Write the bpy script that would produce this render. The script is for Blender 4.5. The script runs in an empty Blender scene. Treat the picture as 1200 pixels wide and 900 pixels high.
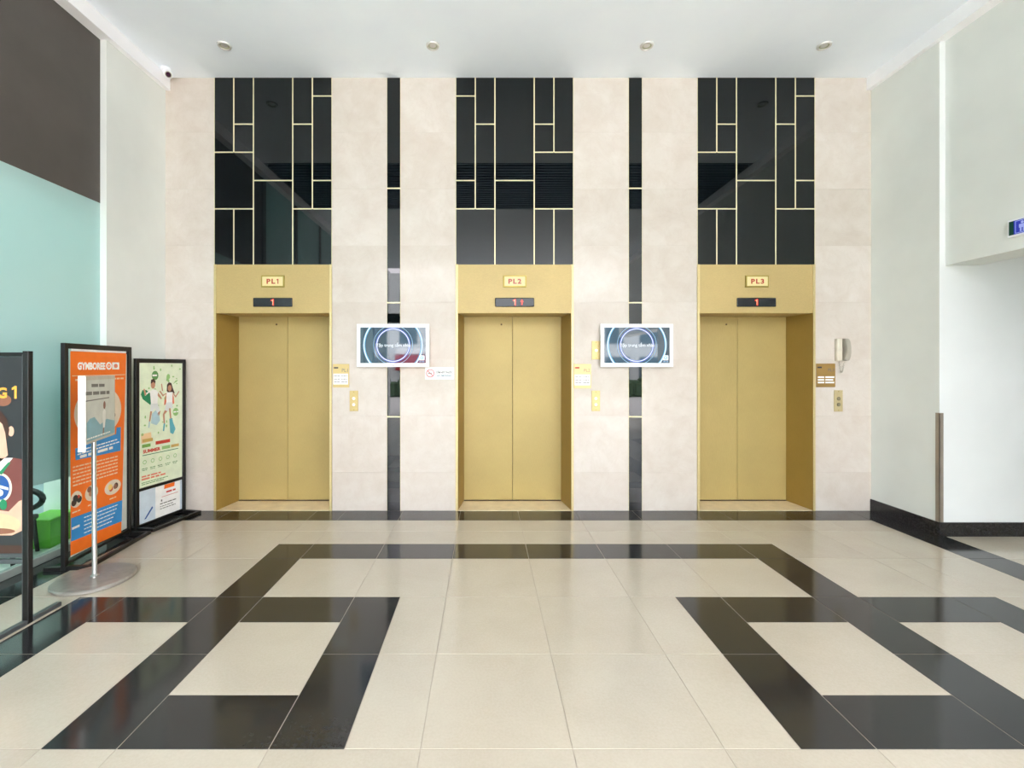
import bpy, bmesh, math, random
from mathutils import Vector, Matrix

random.seed(7)
S = bpy.context.scene
C = S.collection
R = math.radians

# ------------------------------------------------------------------ camera, world, light, exposure
EYE = 1.507                     # camera height
cam_d = bpy.data.cameras.new('camera')
cam_d.sensor_fit = 'HORIZONTAL'; cam_d.sensor_width = 36.0
cam_d.lens = 538.0 / 1200.0 * 36.0
cam_d.shift_x = 32.0 / 1200.0
cam_d.shift_y = -20.0 / 1200.0
cam_d.clip_start = 0.05
cam = bpy.data.objects.new('camera', cam_d); C.objects.link(cam)
cam.location = (0, 0, EYE); cam.rotation_euler = (R(90), 0, 0)
S.camera = cam

WORLD_STRENGTH = 16.2
w = bpy.data.worlds.new('sky'); S.world = w; w.use_nodes = True
bg = w.node_tree.nodes['Background']
bg.inputs[0].default_value = (1.0, 0.963, 1.03, 1); bg.inputs[1].default_value = WORLD_STRENGTH

pd = bpy.data.lights.new('entrance_daylight', 'AREA'); pd.shape = 'RECTANGLE'
pd.size = 7.2; pd.size_y = 4.3; pd.cycles.is_portal = True
po = bpy.data.objects.new('entrance_daylight', pd); C.objects.link(po)
po.location = (0.35, -4.40, 2.2); po.rotation_euler = (R(90), 0, 0)

vs = S.view_settings
vs.view_transform = 'Standard'; vs.look = 'None'; vs.gamma = 1.0; vs.use_curve_mapping = False
vs.exposure = 0.0
S.display_settings.display_device = 'sRGB'
cy = S.cycles
cy.use_denoising = True; cy.max_bounces = 14; cy.diffuse_bounces = 8; cy.glossy_bounces = 6
cy.transmission_bounces = 8; cy.transparent_max_bounces = 12; cy.sample_clamp_indirect = 12.0
cy.caustics_reflective = False; cy.caustics_refractive = False

# ------------------------------------------------------------------ materials
def lin(c):
    return tuple(((v / 255) / 12.92 if v / 255 <= 0.04045 else ((v / 255 + 0.055) / 1.055) ** 2.4) for v in c) + (1.0,)

class NT:
    def __init__(s, name):
        s.m = bpy.data.materials.new(name); s.m.use_nodes = True
        s.t = s.m.node_tree; s.n = s.t.nodes; s.b = s.n['Principled BSDF']
    def add(s, typ, **kw):
        nd = s.n.new(typ)
        for k, v in kw.items(): setattr(nd, k, v)
        return nd
    def link(s, a, b): s.t.links.new(a, b)
    def pos(s, random_offset=True):
        g = s.add('ShaderNodeNewGeometry')
        if not random_offset: return g.outputs['Position']
        oi = s.add('ShaderNodeObjectInfo')
        mul = s.add('ShaderNodeMath', operation='MULTIPLY'); mul.inputs[1].default_value = 37.0
        s.link(oi.outputs['Random'], mul.inputs[0])
        ad = s.add('ShaderNodeVectorMath', operation='ADD')
        s.link(g.outputs['Position'], ad.inputs[0]); s.link(mul.outputs[0], ad.inputs[1])
        return ad.outputs[0]
    def noise(s, vec, scale, detail=4, rough=0.55, dist=0.0):
        nz = s.add('ShaderNodeTexNoise'); nz.inputs['Scale'].default_value = scale
        nz.inputs['Detail'].default_value = detail; nz.inputs['Roughness'].default_value = rough
        nz.inputs['Distortion'].default_value = dist
        s.link(vec, nz.inputs['Vector']); return nz.outputs['Fac']
    def ramp(s, fac, stops):
        r = s.add('ShaderNodeValToRGB'); e = r.color_ramp.elements
        while len(e) < len(stops): e.new(0.5)
        for el, (p, c) in zip(e, stops): el.position = p; el.color = c
        s.link(fac, r.inputs[0]); return r.outputs[0]
    def mix(s, fac, a, b, blend='MIX'):
        m = s.add('ShaderNodeMix', data_type='RGBA', blend_type=blend)
        for k, v in ((0, fac), (6, a), (7, b)):
            if hasattr(v, 'is_linked'): s.link(v, m.inputs[k])
            else: m.inputs[k].default_value = v
        return m.outputs[2]
    def bump(s, h, strength, dist=0.01):
        b = s.add('ShaderNodeBump'); b.inputs['Strength'].default_value = strength
        b.inputs['Distance'].default_value = dist
        s.link(h, b.inputs['Height']); s.link(b.outputs[0], s.b.inputs['Normal'])
    def set(s, **kw):
        names = dict(col='Base Color', rough='Roughness', metal='Metallic', ior='IOR', spec='Specular IOR Level',
                     coat='Coat Weight', coatr='Coat Roughness', trans='Transmission Weight', emit='Emission Color', estr='Emission Strength', alpha='Alpha')
        for k, v in kw.items():
            i = s.b.inputs[names[k]]
            if hasattr(v, 'is_linked'): s.link(v, i)
            else: i.default_value = v
        return s

M = {}
def plain(key, rgb, rough=0.5, metal=0.0, var=0.04, scale=9.0, **kw):
    """a plain coloured surface with slight procedural mottling"""
    t = NT(key); c = lin(rgb)
    f = t.noise(t.pos(False), scale, 3)
    d = tuple(max(0, v * (1 - var * 2)) for v in c[:3]) + (1,); l = tuple(min(1, v * (1 + var * 2)) for v in c[:3]) + (1,)
    t.set(col=t.ramp(f, [(0.3, d), (0.7, l)]), rough=rough, metal=metal, **kw)
    M[key] = t.m; return t

def emitter(key, rgb, strength, rough=0.3):
    t = NT(key); t.set(col=lin((20, 20, 24)), rough=rough, emit=lin(rgb), estr=strength); M[key] = t.m

plain('ceiling', (240, 247, 255), 0.9, var=0.01, scale=2)
plain('beam', (248, 248, 250), 0.9, var=0.01, scale=2)
t = plain('wall_paint', (228, 231, 226), 0.75, var=0.02, scale=1.6)
t.bump(t.noise(t.pos(False), 160, 2), 0.06, 0.002)
t = plain('wall_white', (226, 230, 228), 0.75, var=0.015, scale=1.6)
t.bump(t.noise(t.pos(False), 160, 2), 0.06, 0.002)
plain('dark_panel', (84, 79, 75), 0.55, var=0.05, scale=3)
plain('grout', (168, 158, 144), 0.9)
plain('joint', (206, 196, 184), 0.9)

# cream marble of the wall
t = NT('stone'); p = t.pos()
big = t.noise(p, 1.5, 5, 0.6, 0.9); fine = t.noise(p, 5.0, 5, 0.6, 0.6); vein = t.noise(p, 2.3, 8, 0.7, 3.0)
oi = t.add('ShaderNodeObjectInfo')
c1 = t.ramp(big, [(0.30, lin((208, 197, 186))), (0.55, lin((215, 207, 197))), (0.75, lin((222, 215, 208)))])
c2 = t.mix(0.4, c1, t.ramp(fine, [(0.3, lin((202, 190, 178))), (0.7, lin((223, 217, 210)))]))
c3 = t.mix(t.ramp(vein, [(0.47, (0, 0, 0, 1)), (0.50, (0.16, 0.16, 0.16, 1)), (0.53, (0, 0, 0, 1))]), c2, lin((194, 180, 166)))
c4 = t.mix(1.0, c3, t.ramp(oi.outputs['Random'], [(0, (0.93, 0.922, 0.905, 1)), (1, (1, 1, 1, 1))]), 'MULTIPLY')
t.set(col=c4, rough=0.12, ior=1.5, spec=0.3); M['stone'] = t.m

# polished cream and black floor tiles
t = NT('floor_cream'); p = t.pos()
oi = t.add('ShaderNodeObjectInfo')
sp = t.noise(p, 90, 2, 0.6); cl = t.noise(p, 2.2, 4, 0.6, 0.5)
c = t.ramp(cl, [(0.3, lin((190, 180, 163))), (0.7, lin((198, 190, 173)))])
c = t.mix(0.14, c, t.ramp(sp, [(0.35, lin((175, 165, 146))), (0.65, lin((205, 197, 182)))]))
c = t.mix(1.0, c, t.ramp(oi.outputs['Random'], [(0, (0.95, 0.95, 0.945, 1)), (1, (1, 1, 1, 1))]), 'MULTIPLY')
t.set(col=c, rough=0.13, ior=1.5); M['floor_cream'] = t.m
t = NT('floor_black'); p = t.pos()
c = t.ramp(t.noise(p, 60, 3, 0.7), [(0.35, lin((38, 39, 40))), (0.7, lin((43, 44, 45)))])
t.set(col=c, rough=0.11, ior=1.5); M['floor_black'] = t.m
t = NT('skirting_black'); p = t.pos()
c = t.ramp(t.noise(p, 50, 3, 0.7), [(0.35, lin((26, 26, 27))), (0.7, lin((48, 47, 47)))])
t.set(col=c, rough=0.18); M['skirting_black'] = t.m
# large tile field behind the camera, same tiles with grout by brick texture
t = NT('tile_field'); g = t.add('ShaderNodeNewGeometry')
bt = t.add('ShaderNodeTexBrick'); bt.offset = 0.0
for k, v in (('Scale', 1.0), ('Mortar Size', 0.004), ('Brick Width', 0.6), ('Row Height', 0.6)): bt.inputs[k].default_value = v
bt.inputs['Color1'].default_value = lin((192, 183, 166)); bt.inputs['Color2'].default_value = lin((197, 189, 173)); bt.inputs['Mortar'].default_value = lin((150, 140, 124))
t.link(g.outputs['Position'], bt.inputs['Vector'])
t.set(col=bt.outputs['Color'], rough=0.13); M['tile_field'] = t.m

# black back-painted glass, brass, gold steel
t = NT('black_glass'); c = t.ramp(t.noise(t.pos(), 3, 3), [(0.3, lin((8, 14, 16))), (0.7, lin((13, 19, 22)))])
t.set(col=c, rough=0.015, ior=1.49); M['black_glass'] = t.m
t = NT('brass_trim'); t.set(col=lin((232, 222, 184)), rough=0.4, metal=0.2); M['brass_trim'] = t.m
def gold(key, rgb, rough, metal, streak=(1, 1, 1)):
    t = NT(key)
    mp = t.add('ShaderNodeMapping'); mp.inputs['Scale'].default_value = streak
    t.link(t.pos(), mp.inputs['Vector'])
    n1 = t.noise(mp.outputs[0], 60, 3, 0.6); n2 = t.noise(t.pos(), 1.4, 3, 0.6)
    c = lin(rgb); d = tuple(v * 0.90 for v in c[:3]) + (1,); l = tuple(min(1, v * 1.08) for v in c[:3]) + (1,)
    col = t.mix(0.5, t.ramp(n1, [(0.35, d), (0.65, l)]), t.ramp(n2, [(0.35, d), (0.65, l)]))
    t.set(col=col, rough=rough, metal=metal); t.bump(n1, 0.03, 0.001)
    M[key] = t.m
gold('gold_header', (191, 168, 112), 0.48, 0.15, (1, 1, 4))
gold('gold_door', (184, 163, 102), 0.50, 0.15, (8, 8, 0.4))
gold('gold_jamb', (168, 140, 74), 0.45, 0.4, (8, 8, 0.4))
gold('gold_edge', (214, 196, 142), 0.36, 0.35, (1, 1, 1))
gold('gold_plate', (204, 182, 124), 0.42, 0.3, (4, 4, 1))
gold('amber_plate', (232, 202, 142), 0.42, 0.15, (4, 4, 1))
gold('bronze_plate', (176, 142, 84), 0.40, 0.5, (4, 4, 1))
gold('beige_plate', (206, 190, 146), 0.42, 0.35, (4, 4, 1))
plain('sill', (240, 222, 186), 0.3, 0.1)
plain('seam', (88, 66, 30), 0.6)
plain('dark_void', (14, 13, 12), 0.8)
plain('plate_frame', (168, 150, 70), 0.35, 0.5)
plain('indicator_black', (30, 33, 38), 0.18)
emitter('plate_face', (255, 238, 170), 0.9)
emitter('lettering_red', (196, 52, 24), 0.9)
emitter('led_red', (255, 62, 34), 1.6); emitter('led_core', (255, 190, 150), 1.8)
emitter('button_lit', (255, 255, 255), 1.3)
plain('button_grey', (150, 142, 118), 0.4, 0.4); plain('button_ring', (120, 112, 90), 0.4, 0.5)
plain('paper_white', (246, 246, 242), 0.6); plain('print_grey', (120, 118, 112), 0.7); plain('print_dark', (62, 60, 66), 0.7)
plain('print_steel', (110, 138, 158), 0.7); plain('print_red', (214, 70, 84), 0.6); plain('print_deep_red', (176, 44, 40), 0.6)
plain('white_plastic', (238, 240, 244), 0.35); plain('cream_plastic', (222, 215, 196), 0.4); plain('grey_plastic', (168, 162, 148), 0.42)
plain('lens_plum', (58, 22, 48), 0.12); plain('downlight_cup', (176, 178, 150), 0.35, 0.3); plain('downlight_ring', (214, 212, 208), 0.35, 0.4)
t = NT('screen'); c = t.ramp(t.noise(t.pos(), 4, 3), [(0.3, lin((14, 26, 34))), (0.7, lin((22, 36, 48)))])
t.set(col=c, rough=0.03, ior=1.7, emit=lin((40, 78, 100)), estr=0.5); M['screen'] = t.m
emitter('screen_blue', (40, 96, 220), 0.9); emitter('screen_cyan', (90, 190, 240), 1.0); emitter('screen_white', (238, 248, 255), 1.15); emitter('screen_pale', (150, 196, 236), 0.9)
plain('black_frame', (9, 8, 8), 0.45); plain('grey_frame', (92, 96, 98), 0.35, 0.5)
plain('steel', (206, 206, 204), 0.34, 0.85, var=0.02, scale=3)
t = NT('disc_steel'); c = t.ramp(t.noise(t.pos(), 6, 5, 0.65, 1.2), [(0.3, lin((140, 136, 128))), (0.7, lin((176, 172, 164)))])
t.set(col=c, rough=0.34, metal=0.4); M['disc_steel'] = t.m
plain('guard_steel', (160, 150, 138), 0.36, 0.4)
# posters
for k, rgb in dict(orange=(255, 120, 28), blue=(46, 146, 216), pale_green=(226, 236, 206), mid_green=(96, 150, 84), leaf_green=(150, 196, 120), deep_green=(30, 128, 84),
                   skin=(196, 142, 112), hair=(70, 44, 34), shirt=(240, 240, 234), shorts=(222, 226, 222), splash=(176, 206, 212), teal=(96, 178, 190), coral=(232, 130, 100),
                   peach=(240, 206, 158), text_red=(206, 66, 48), text_green=(120, 170, 80), text_gold=(206, 172, 96), charcoal=(44, 46, 48), maroon=(120, 66, 60),
                   face=(226, 178, 152), bun=(214, 190, 150), glow=(250, 214, 120), cream_print=(232, 216, 196), brown_print=(140, 92, 70), navy=(36, 84, 150),
                   sheet_grey=(214, 216, 208), sand=(206, 198, 184), wave=(134, 182, 196), pale_blue=(206, 220, 230), lime_box=(96, 170, 50)).items():
    plain('p_' + k, rgb, 0.45, var=0.03, scale=14)
plain('text_orange', (250, 176, 70), 0.4); plain('print_white', (250, 246, 240), 0.5); plain('print_cream', (255, 214, 180), 0.5)
# glass
t = NT('frosted_film'); n = t.noise(t.pos(False), 0.9, 3)
t.set(col=t.ramp(n, [(0.3, lin((190, 217, 216))), (0.7, lin((199, 223, 222)))]), rough=0.22, ior=1.5)
tr = t.add('ShaderNodeBsdfTranslucent'); tr.inputs[0].default_value = lin((178, 216, 212))
ms = t.add('ShaderNodeMixShader'); ms.inputs[0].default_value = 0.3
out = t.n['Material Output']
t.link(t.b.outputs[0], ms.inputs[1]); t.link(tr.outputs[0], ms.inputs[2]); t.link(ms.outputs[0], out.inputs[0]); M['frosted_film'] = t.m
t = NT('clear_glass'); out = t.n['Material Output']
tp = t.add('ShaderNodeBsdfTransparent'); tp.inputs[0].default_value = (0.86, 0.94, 0.92, 1)
gl = t.add('ShaderNodeBsdfGlossy'); gl.inputs['Roughness'].default_value = 0.02
fr = t.add('ShaderNodeFresnel'); fr.inputs[0].default_value = 1.45
ms = t.add('ShaderNodeMixShader'); gg = t.add('ShaderNodeNewGeometry'); fm = t.add('ShaderNodeMath', operation='SUBTRACT'); fm.use_clamp = True
t.link(fr.outputs[0], fm.inputs[0]); t.link(gg.outputs['Backfacing'], fm.inputs[1]); t.link(fm.outputs[0], ms.inputs[0]); t.link(tp.outputs[0], ms.inputs[1]); t.link(gl.outputs[0], ms.inputs[2])
t.link(ms.outputs[0], out.inputs[0]); M['clear_glass'] = t.m
plain('rail_metal', (164, 172, 166), 0.4, 0.3)
emitter('sign_green', (0, 96, 74), 0.35); emitter('sign_blue', (40, 60, 214), 0.6); emitter('sign_icon', (176, 190, 255), 0.8)
plain('louvre_slat', (58, 78, 104), 0.35, 0.3); plain('louvre_dark', (10, 12, 16), 0.8)
plain('street', (206, 206, 202), 0.9); plain('facade_grey', (196, 202, 200), 0.8); plain('facade_glass', (70, 92, 100), 0.2)
plain('awning_red', (160, 40, 44), 0.7); plain('hedge', (70, 92, 62), 0.9, var=0.15); plain('mullion', (176, 182, 184), 0.4, 0.4)

# ------------------------------------------------------------------ builders
def tag(o, label=None, cat=None, group=None, kind=None):
    for k, v in (('label', label), ('category', cat), ('group', group), ('kind', kind)):
        if v: o[k] = v
    return o
def root(name, loc, rz=0.0, label=None, cat=None, group=None, kind=None):
    o = bpy.data.objects.new(name, None); C.objects.link(o)
    o.location = loc; o.rotation_euler = (0, 0, rz); o.empty_display_size = 0.1
    return tag(o, label, cat, group, kind)
def link_mesh(name, me, mat, parent=None):
    o = bpy.data.objects.new(name, me); C.objects.link(o)
    if mat is not None and not me.materials: me.materials.append(M[mat])
    if parent is not None: o.parent = parent
    return o

SMALL_PRINT = {'print_lines', 'confetti_print', 'icon_print', 'leaf_print', 'figure_skin', 'figure_shirt', 'splash_print', 'cape_print', 'badge_lettering', 'icon_caption', 'logo', 'eye_print', 'pictogram_frame', 'pictogram', 'emblem_mark', 'face_print', 'prohibition_circle'}
class B:
    """collects shapes into one mesh, in the coordinates of the parent"""
    def __init__(s): s.bm = bmesh.new()
    def box(s, x0, x1, y0, y1, z0, z1, bevel=0.0, seg=1):
        v = [s.bm.verts.new(c) for c in ((x0, y0, z0), (x1, y0, z0), (x1, y1, z0), (x0, y1, z0), (x0, y0, z1), (x1, y0, z1), (x1, y1, z1), (x0, y1, z1))]
        f = [s.bm.faces.new([v[i] for i in q]) for q in ((3, 2, 1, 0), (4, 5, 6, 7), (0, 1, 5, 4), (1, 2, 6, 5), (2, 3, 7, 6), (3, 0, 4, 7))]
        if bevel:
            e = {e for q in f for e in q.edges}
            bmesh.ops.bevel(s.bm, geom=list(e), offset=bevel, segments=seg, affect='EDGES', profile=0.5)
        return s
    def prism(s, pts, z0, z1):
        """polygon in xy (counter-clockwise) from z0 to z1"""
        a = [s.bm.verts.new((x, y, z0)) for x, y in pts]; b = [s.bm.verts.new((x, y, z1)) for x, y in pts]
        n = len(pts)
        s.bm.faces.new(a[::-1]); s.bm.faces.new(b)
        for i in range(n): s.bm.faces.new((a[i], a[(i + 1) % n], b[(i + 1) % n], b[i]))
        return s
    def xz(s, pts, y0, y1):
        """polygon in xz extruded along y"""
        a = [s.bm.verts.new((x, y0, z)) for x, z in pts]; b = [s.bm.verts.new((x, y1, z)) for x, z in pts]
        n = len(pts)
        s.bm.faces.new(a); s.bm.faces.new(b[::-1])
        for i in range(n): s.bm.faces.new((a[i], b[i], b[(i + 1) % n], a[(i + 1) % n]))
        bmesh.ops.recalc_face_normals(s.bm, faces=s.bm.faces[:])
        return s
    def flat(s, pts, y):
        """one flat printed shape in the xz plane facing -y"""
        s.bm.faces.new([s.bm.verts.new((x, y, z)) for x, z in pts]); return s
    def frect(s, x0, x1, z0, z1, y): return s.flat(((x0, z0), (x1, z0), (x1, z1), (x0, z1)), y)
    def disc(s, cx, cz, rx, y, rz=None, n=28):
        rz = rz or rx
        return s.flat([(cx + rx * math.cos(2 * math.pi * i / n), cz + rz * math.sin(2 * math.pi * i / n)) for i in range(n)], y)
    def ring(s, cx, cz, r0, r1, y, n=72, clip=None):
        for i in range(n):
            q = []
            for r, k in ((r0, i), (r0, i + 1), (r1, i + 1), (r1, i)):
                a = 2 * math.pi * k / n; q.append((cx + r * math.cos(a), cz + r * math.sin(a)))
            if clip:
                x0, x1, z0, z1 = clip
                if any(not (x0 <= x <= x1) for x, z in q): continue
                if all(z > z1 for x, z in q) or all(z < z0 for x, z in q): continue
                q = [(x, min(max(z, z0), z1)) for x, z in q]
                if abs(q[0][1] - q[1][1]) + abs(q[2][1] - q[3][1]) < 1e-5 and abs(q[0][1] - q[2][1]) < 1e-5: continue
            s.flat(q[::-1], y)
        return s
    def words(s, x0, x1, z, h, y, slant=0.0, rnd=random):
        """a line of print too small to read: a row of word-long dashes"""
        x = x0
        while x < x1 - h:
            wd = min(rnd.uniform(2.0, 5.5) * h, x1 - x)
            s.flat(((x, z + slant * x), (x + wd, z + slant * (x + wd)), (x + wd, z + h + slant * (x + wd)), (x, z + h + slant * x)), y)
            x += wd + 0.7 * h
        return s
    def cyl(s, p0, p1, r0, r1=None, n=20, caps=True):
        p0, p1 = Vector(p0), Vector(p1); r1 = r0 if r1 is None else r1
        d = (p1 - p0).normalized(); u = d.orthogonal().normalized(); v = d.cross(u)
        a = []; b = []
        for i in range(n):
            k = 2 * math.pi * i / n; o = u * math.cos(k) + v * math.sin(k)
            a.append(s.bm.verts.new(p0 + o * r0)); b.append(s.bm.verts.new(p1 + o * r1))
        for i in range(n): s.bm.faces.new((a[i], a[(i + 1) % n], b[(i + 1) % n], b[i]))
        if caps: s.bm.faces.new(a[::-1]); s.bm.faces.new(b)
        return s
    def lathe(s, prof, n=32, c=(0, 0)):
        """profile of (radius, z) turned about a vertical axis"""
        rings = []
        for r, z in prof:
            rings.append([s.bm.verts.new((c[0] + r * math.cos(2 * math.pi * i / n), c[1] + r * math.sin(2 * math.pi * i / n), z)) for i in range(n)])
        for a, b in zip(rings, rings[1:]):
            for i in range(n): s.bm.faces.new((a[i], a[(i + 1) % n], b[(i + 1) % n], b[i]))
        s.bm.faces.new(rings[0][::-1]); s.bm.faces.new(rings[-1])
        bmesh.ops.recalc_face_normals(s.bm, faces=s.bm.faces[:])
        return s
    def tube(s, pts, r, n=10, closed=False):
        pts = [Vector(p) for p in pts]; m = len(pts); rings = []
        for i, p in enumerate(pts):
            a = pts[(i - 1) % m] if (closed or i) else p; b = pts[(i + 1) % m] if (closed or i < m - 1) else p
            d = (b - a).normalized(); u = d.cross(Vector((0.13, 0.31, 0.94))).normalized(); v = d.cross(u)
            rings.append([s.bm.verts.new(p + (u * math.cos(2 * math.pi * k / n) + v * math.sin(2 * math.pi * k / n)) * r) for k in range(n)])
        for i in range(m if closed else m - 1):
            a, b = rings[i], rings[(i + 1) % m]
            for k in range(n): s.bm.faces.new((a[k], a[(k + 1) % n], b[(k + 1) % n], b[k]))
        if not closed: s.bm.faces.new(rings[0][::-1]); s.bm.faces.new(rings[-1])
        return s
    def mesh(s, name, smooth=False):
        me = bpy.data.meshes.new(name); s.bm.to_mesh(me); s.bm.free()
        if smooth:
            me.polygons.foreach_set('use_smooth', [True] * len(me.polygons))
            me.set_sharp_from_angle(angle=R(40))
        return me
    def build(s, name, mat, parent=None, smooth=False):
        o = link_mesh(name, s.mesh(name, smooth), mat, parent)
        if name in SMALL_PRINT: o['kind'] = 'stuff'        # print too small to pick apart
        return o

def text_mesh(body, height, bold=0.0, spacing=1.0):
    cu = bpy.data.curves.new('t', 'FONT'); cu.body = body; cu.size = 1.0; cu.resolution_u = 3
    cu.align_x = 'LEFT'; cu.offset = bold; cu.space_character = spacing
    ob = bpy.data.objects.new('t', cu)
    me = bpy.data.meshes.new_from_object(ob)
    bpy.data.objects.remove(ob); bpy.data.curves.remove(cu)
    return me
def lettering(name, body, cx, cz, y, mat, parent, width=None, height=None, bold=0.0, spacing=1.0, slant=0.0, align='C'):
    """flat raised print in the xz plane facing -y, centred on (cx, cz), scaled to a width and/or a height"""
    me = text_mesh(body, 1, bold, spacing)
    xs = [v.co.x for v in me.vertices]; ys = [v.co.y for v in me.vertices]
    x0, x1, y0, y1 = min(xs), max(xs), min(ys), max(ys)
    sx = width / (x1 - x0) if width else height / (y1 - y0); sz = height / (y1 - y0) if height else sx
    mx = {'C': (x0 + x1) / 2, 'L': x0, 'R': x1}[align]
    for v in me.vertices:
        lx = (v.co.x - mx) * sx; v.co = (cx + lx, y, cz + (v.co.y - (y0 + y1) / 2) * sz + slant * lx)
    me.name = name
    return link_mesh(name, me, mat, parent)

ONE = [(-0.02, -0.5), (0.16, -0.5), (0.16, 0.5), (0.03, 0.5), (-0.22, 0.36), (-0.22, 0.18), (-0.02, 0.27)]
def one(cx, cz, h, y, name, mat, parent, k=1.0):
    return B().flat([(cx + x * h * k, cz + z * h) for x, z in ONE], y).build(name, mat, parent)

# ------------------------------------------------------------------ the room shell
WY = 4.81; H = 4.538                         # face of the lift wall, ceiling height
XL, XR = -3.344, 4.05                        # cream side walls beside the lift wall
FRONT = -4.5
LIFTS = (-2.217, 0.313, 2.843); HW = 0.6175; PORTAL = 2.58

# floor: slab with single tiles
floor = B().box(-5.6, 7.0, FRONT, 5.25, -0.12, -0.0016).build('floor', 'grout'); tag(floor, kind='structure')
tile_cache = {}
def tile(x0, x1, y0, y1, mat):
    g = 0.0020; key = (round(x1 - x0, 3), round(y1 - y0, 3), mat)
    if key not in tile_cache:
        a, b = (x1 - x0) / 2 - g, (y1 - y0) / 2 - g
        me = B().box(-a, a, -b, b, -0.010, 0.0, 0.0006).mesh('tile'); me.materials.append(M[mat]); tile_cache[key] = me
    o = link_mesh('tile', tile_cache[key], None, floor); o.location = ((x0 + x1) / 2, (y0 + y1) / 2, 0)
def black_at(x, y):
    if y > 4.51 and x < 4.05: return True
    if 3.8 < x < 4.1 or -3.4 < x < -3.07: return True
    m = abs(x - 0.347)                                           # the pattern is symmetric about the middle lift
    if 3.61 < y < 3.91 and m < 2.1: return True
    if 1.81 < y < 3.91 and 1.8 < m < 2.1: return True
    if 1.81 < y < 3.01 and 0.9 < m < 1.2: return True
    if 1.81 < y < 2.11 and 0.9 < m < 2.1: return True
    if 2.71 < y < 3.01 and 0.9 < m < 3.0: return True
    if y < 3.01 and 2.7 < m < 3.0: return True
    return False
cols = [(-3.40, -3.07, 0), (-3.07, -2.653, 0)] + sorted((0.347 + a, 0.347 + b, sp) for m0, m1, sp in ((0, 0.6, 0), (0.6, 1.2, 1), (1.2, 1.8, 0), (1.8, 2.1, 0), (2.1, 2.7, 0), (2.7, 3.0, 0)) for a, b in ((m0, m1), (-m1, -m0))) + [(3.347, 3.8, 0), (3.8, 4.1, 0), (4.1, 4.7, 0), (4.7, 5.3, 0), (5.3, 5.9, 0)]
for k in range(-3, 5):
    y0, ym, y1 = 1.81 + 0.6 * k, 2.11 + 0.6 * k, 2.41 + 0.6 * k
    for x0, x1, split in cols:
        if x0 >= 4.1 and y0 > 4.0: continue
        yb = min(y1, 4.09) if x0 >= 4.1 else y1
        xs = [(x0, (x0 + x1) / 2), ((x0 + x1) / 2, x1)] if split else [(x0, x1)]
        mm = [black_at((a + b) / 2, (y0 + ym) / 2) for a, b in xs]; nn = [black_at((a + b) / 2, (ym + y1) / 2) for a, b in xs]
        if x0 == 3.8 and y0 > 4.0: x1c = 4.05
        else: x1c = x1
        nm = lambda v: 'floor_black' if v else 'floor_cream'
        if k in (0, 1) and abs(abs((x0 + x1) / 2 - 0.347) - 1.5) < 0.01:      # whole cream tile framed by black
            if k == 0: tile(x0, x1, 1.81, 2.11, 'floor_black'); tile(x0, x1, 2.11, 2.71, 'floor_cream')
            else: tile(x0, x1, 2.71, 3.01, 'floor_black')
        elif len(set(mm + nn)) == 1: tile(x0, x1c, y0, yb, nm(mm[0]))
        elif mm == nn: [tile(a, b, y0, yb, nm(v)) for (a, b), v in zip(xs, mm)]
        else:
            for row, (ya, yc) in ((mm, (y0, ym)), (nn, (ym, y1))):
                if len(set(row)) == 1: tile(x0, x1c, ya, yc, nm(row[0]))
                else: [tile(a, b, ya, yc, nm(v)) for (a, b), v in zip(xs, row)]
tf = B().box(-3.40, 5.9, FRONT, 0.008, -0.010, 0.0).build('tile', 'tile_field', floor); tag(tf, kind='stuff')

# ceiling: plaster with a louvred field in the middle of the hall
ce = B()
ce.box(-3.5, 4.4, 2.8, 5.3, H, H + 0.12); ce.box(-3.5, 4.4, FRONT, 0.8, H, H + 0.12)
ceiling = ce.build('ceiling', 'ceiling'); tag(ceiling, kind='structure')
B().box(-3.45, 4.35, 0.75, 2.85, H + 0.34, H + 0.40).box(-3.45, 4.35, 0.70, 0.80, H + 0.12, H + 0.34).box(-3.45, 4.35, 2.80, 2.90, H + 0.12, H + 0.34).box(-3.45, -3.35, 0.80, 2.80, H, H + 0.34).box(4.1, 4.35, 0.80, 2.80, H, H + 0.34).build('louvre_well', 'louvre_dark', ceiling)
slat_me = B().box(-3.29, 4.0, -0.012, 0.012, 0.0, 0.10).mesh('slat'); slat_me.materials.append(M['louvre_slat'])
for i in range(20):
    o = link_mesh('slat', slat_me, None, ceiling); o.location = (0, 0.85 + i * 0.1, H + 0.005)
tag(B().box(-3.50, -3.294, FRONT, WY, 4.40, H).build('trim_1', 'beam'), kind='structure')
tag(B().box(4.0, 4.20, FRONT, WY, 4.405, H).build('trim_2', 'beam'), kind='structure')

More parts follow.
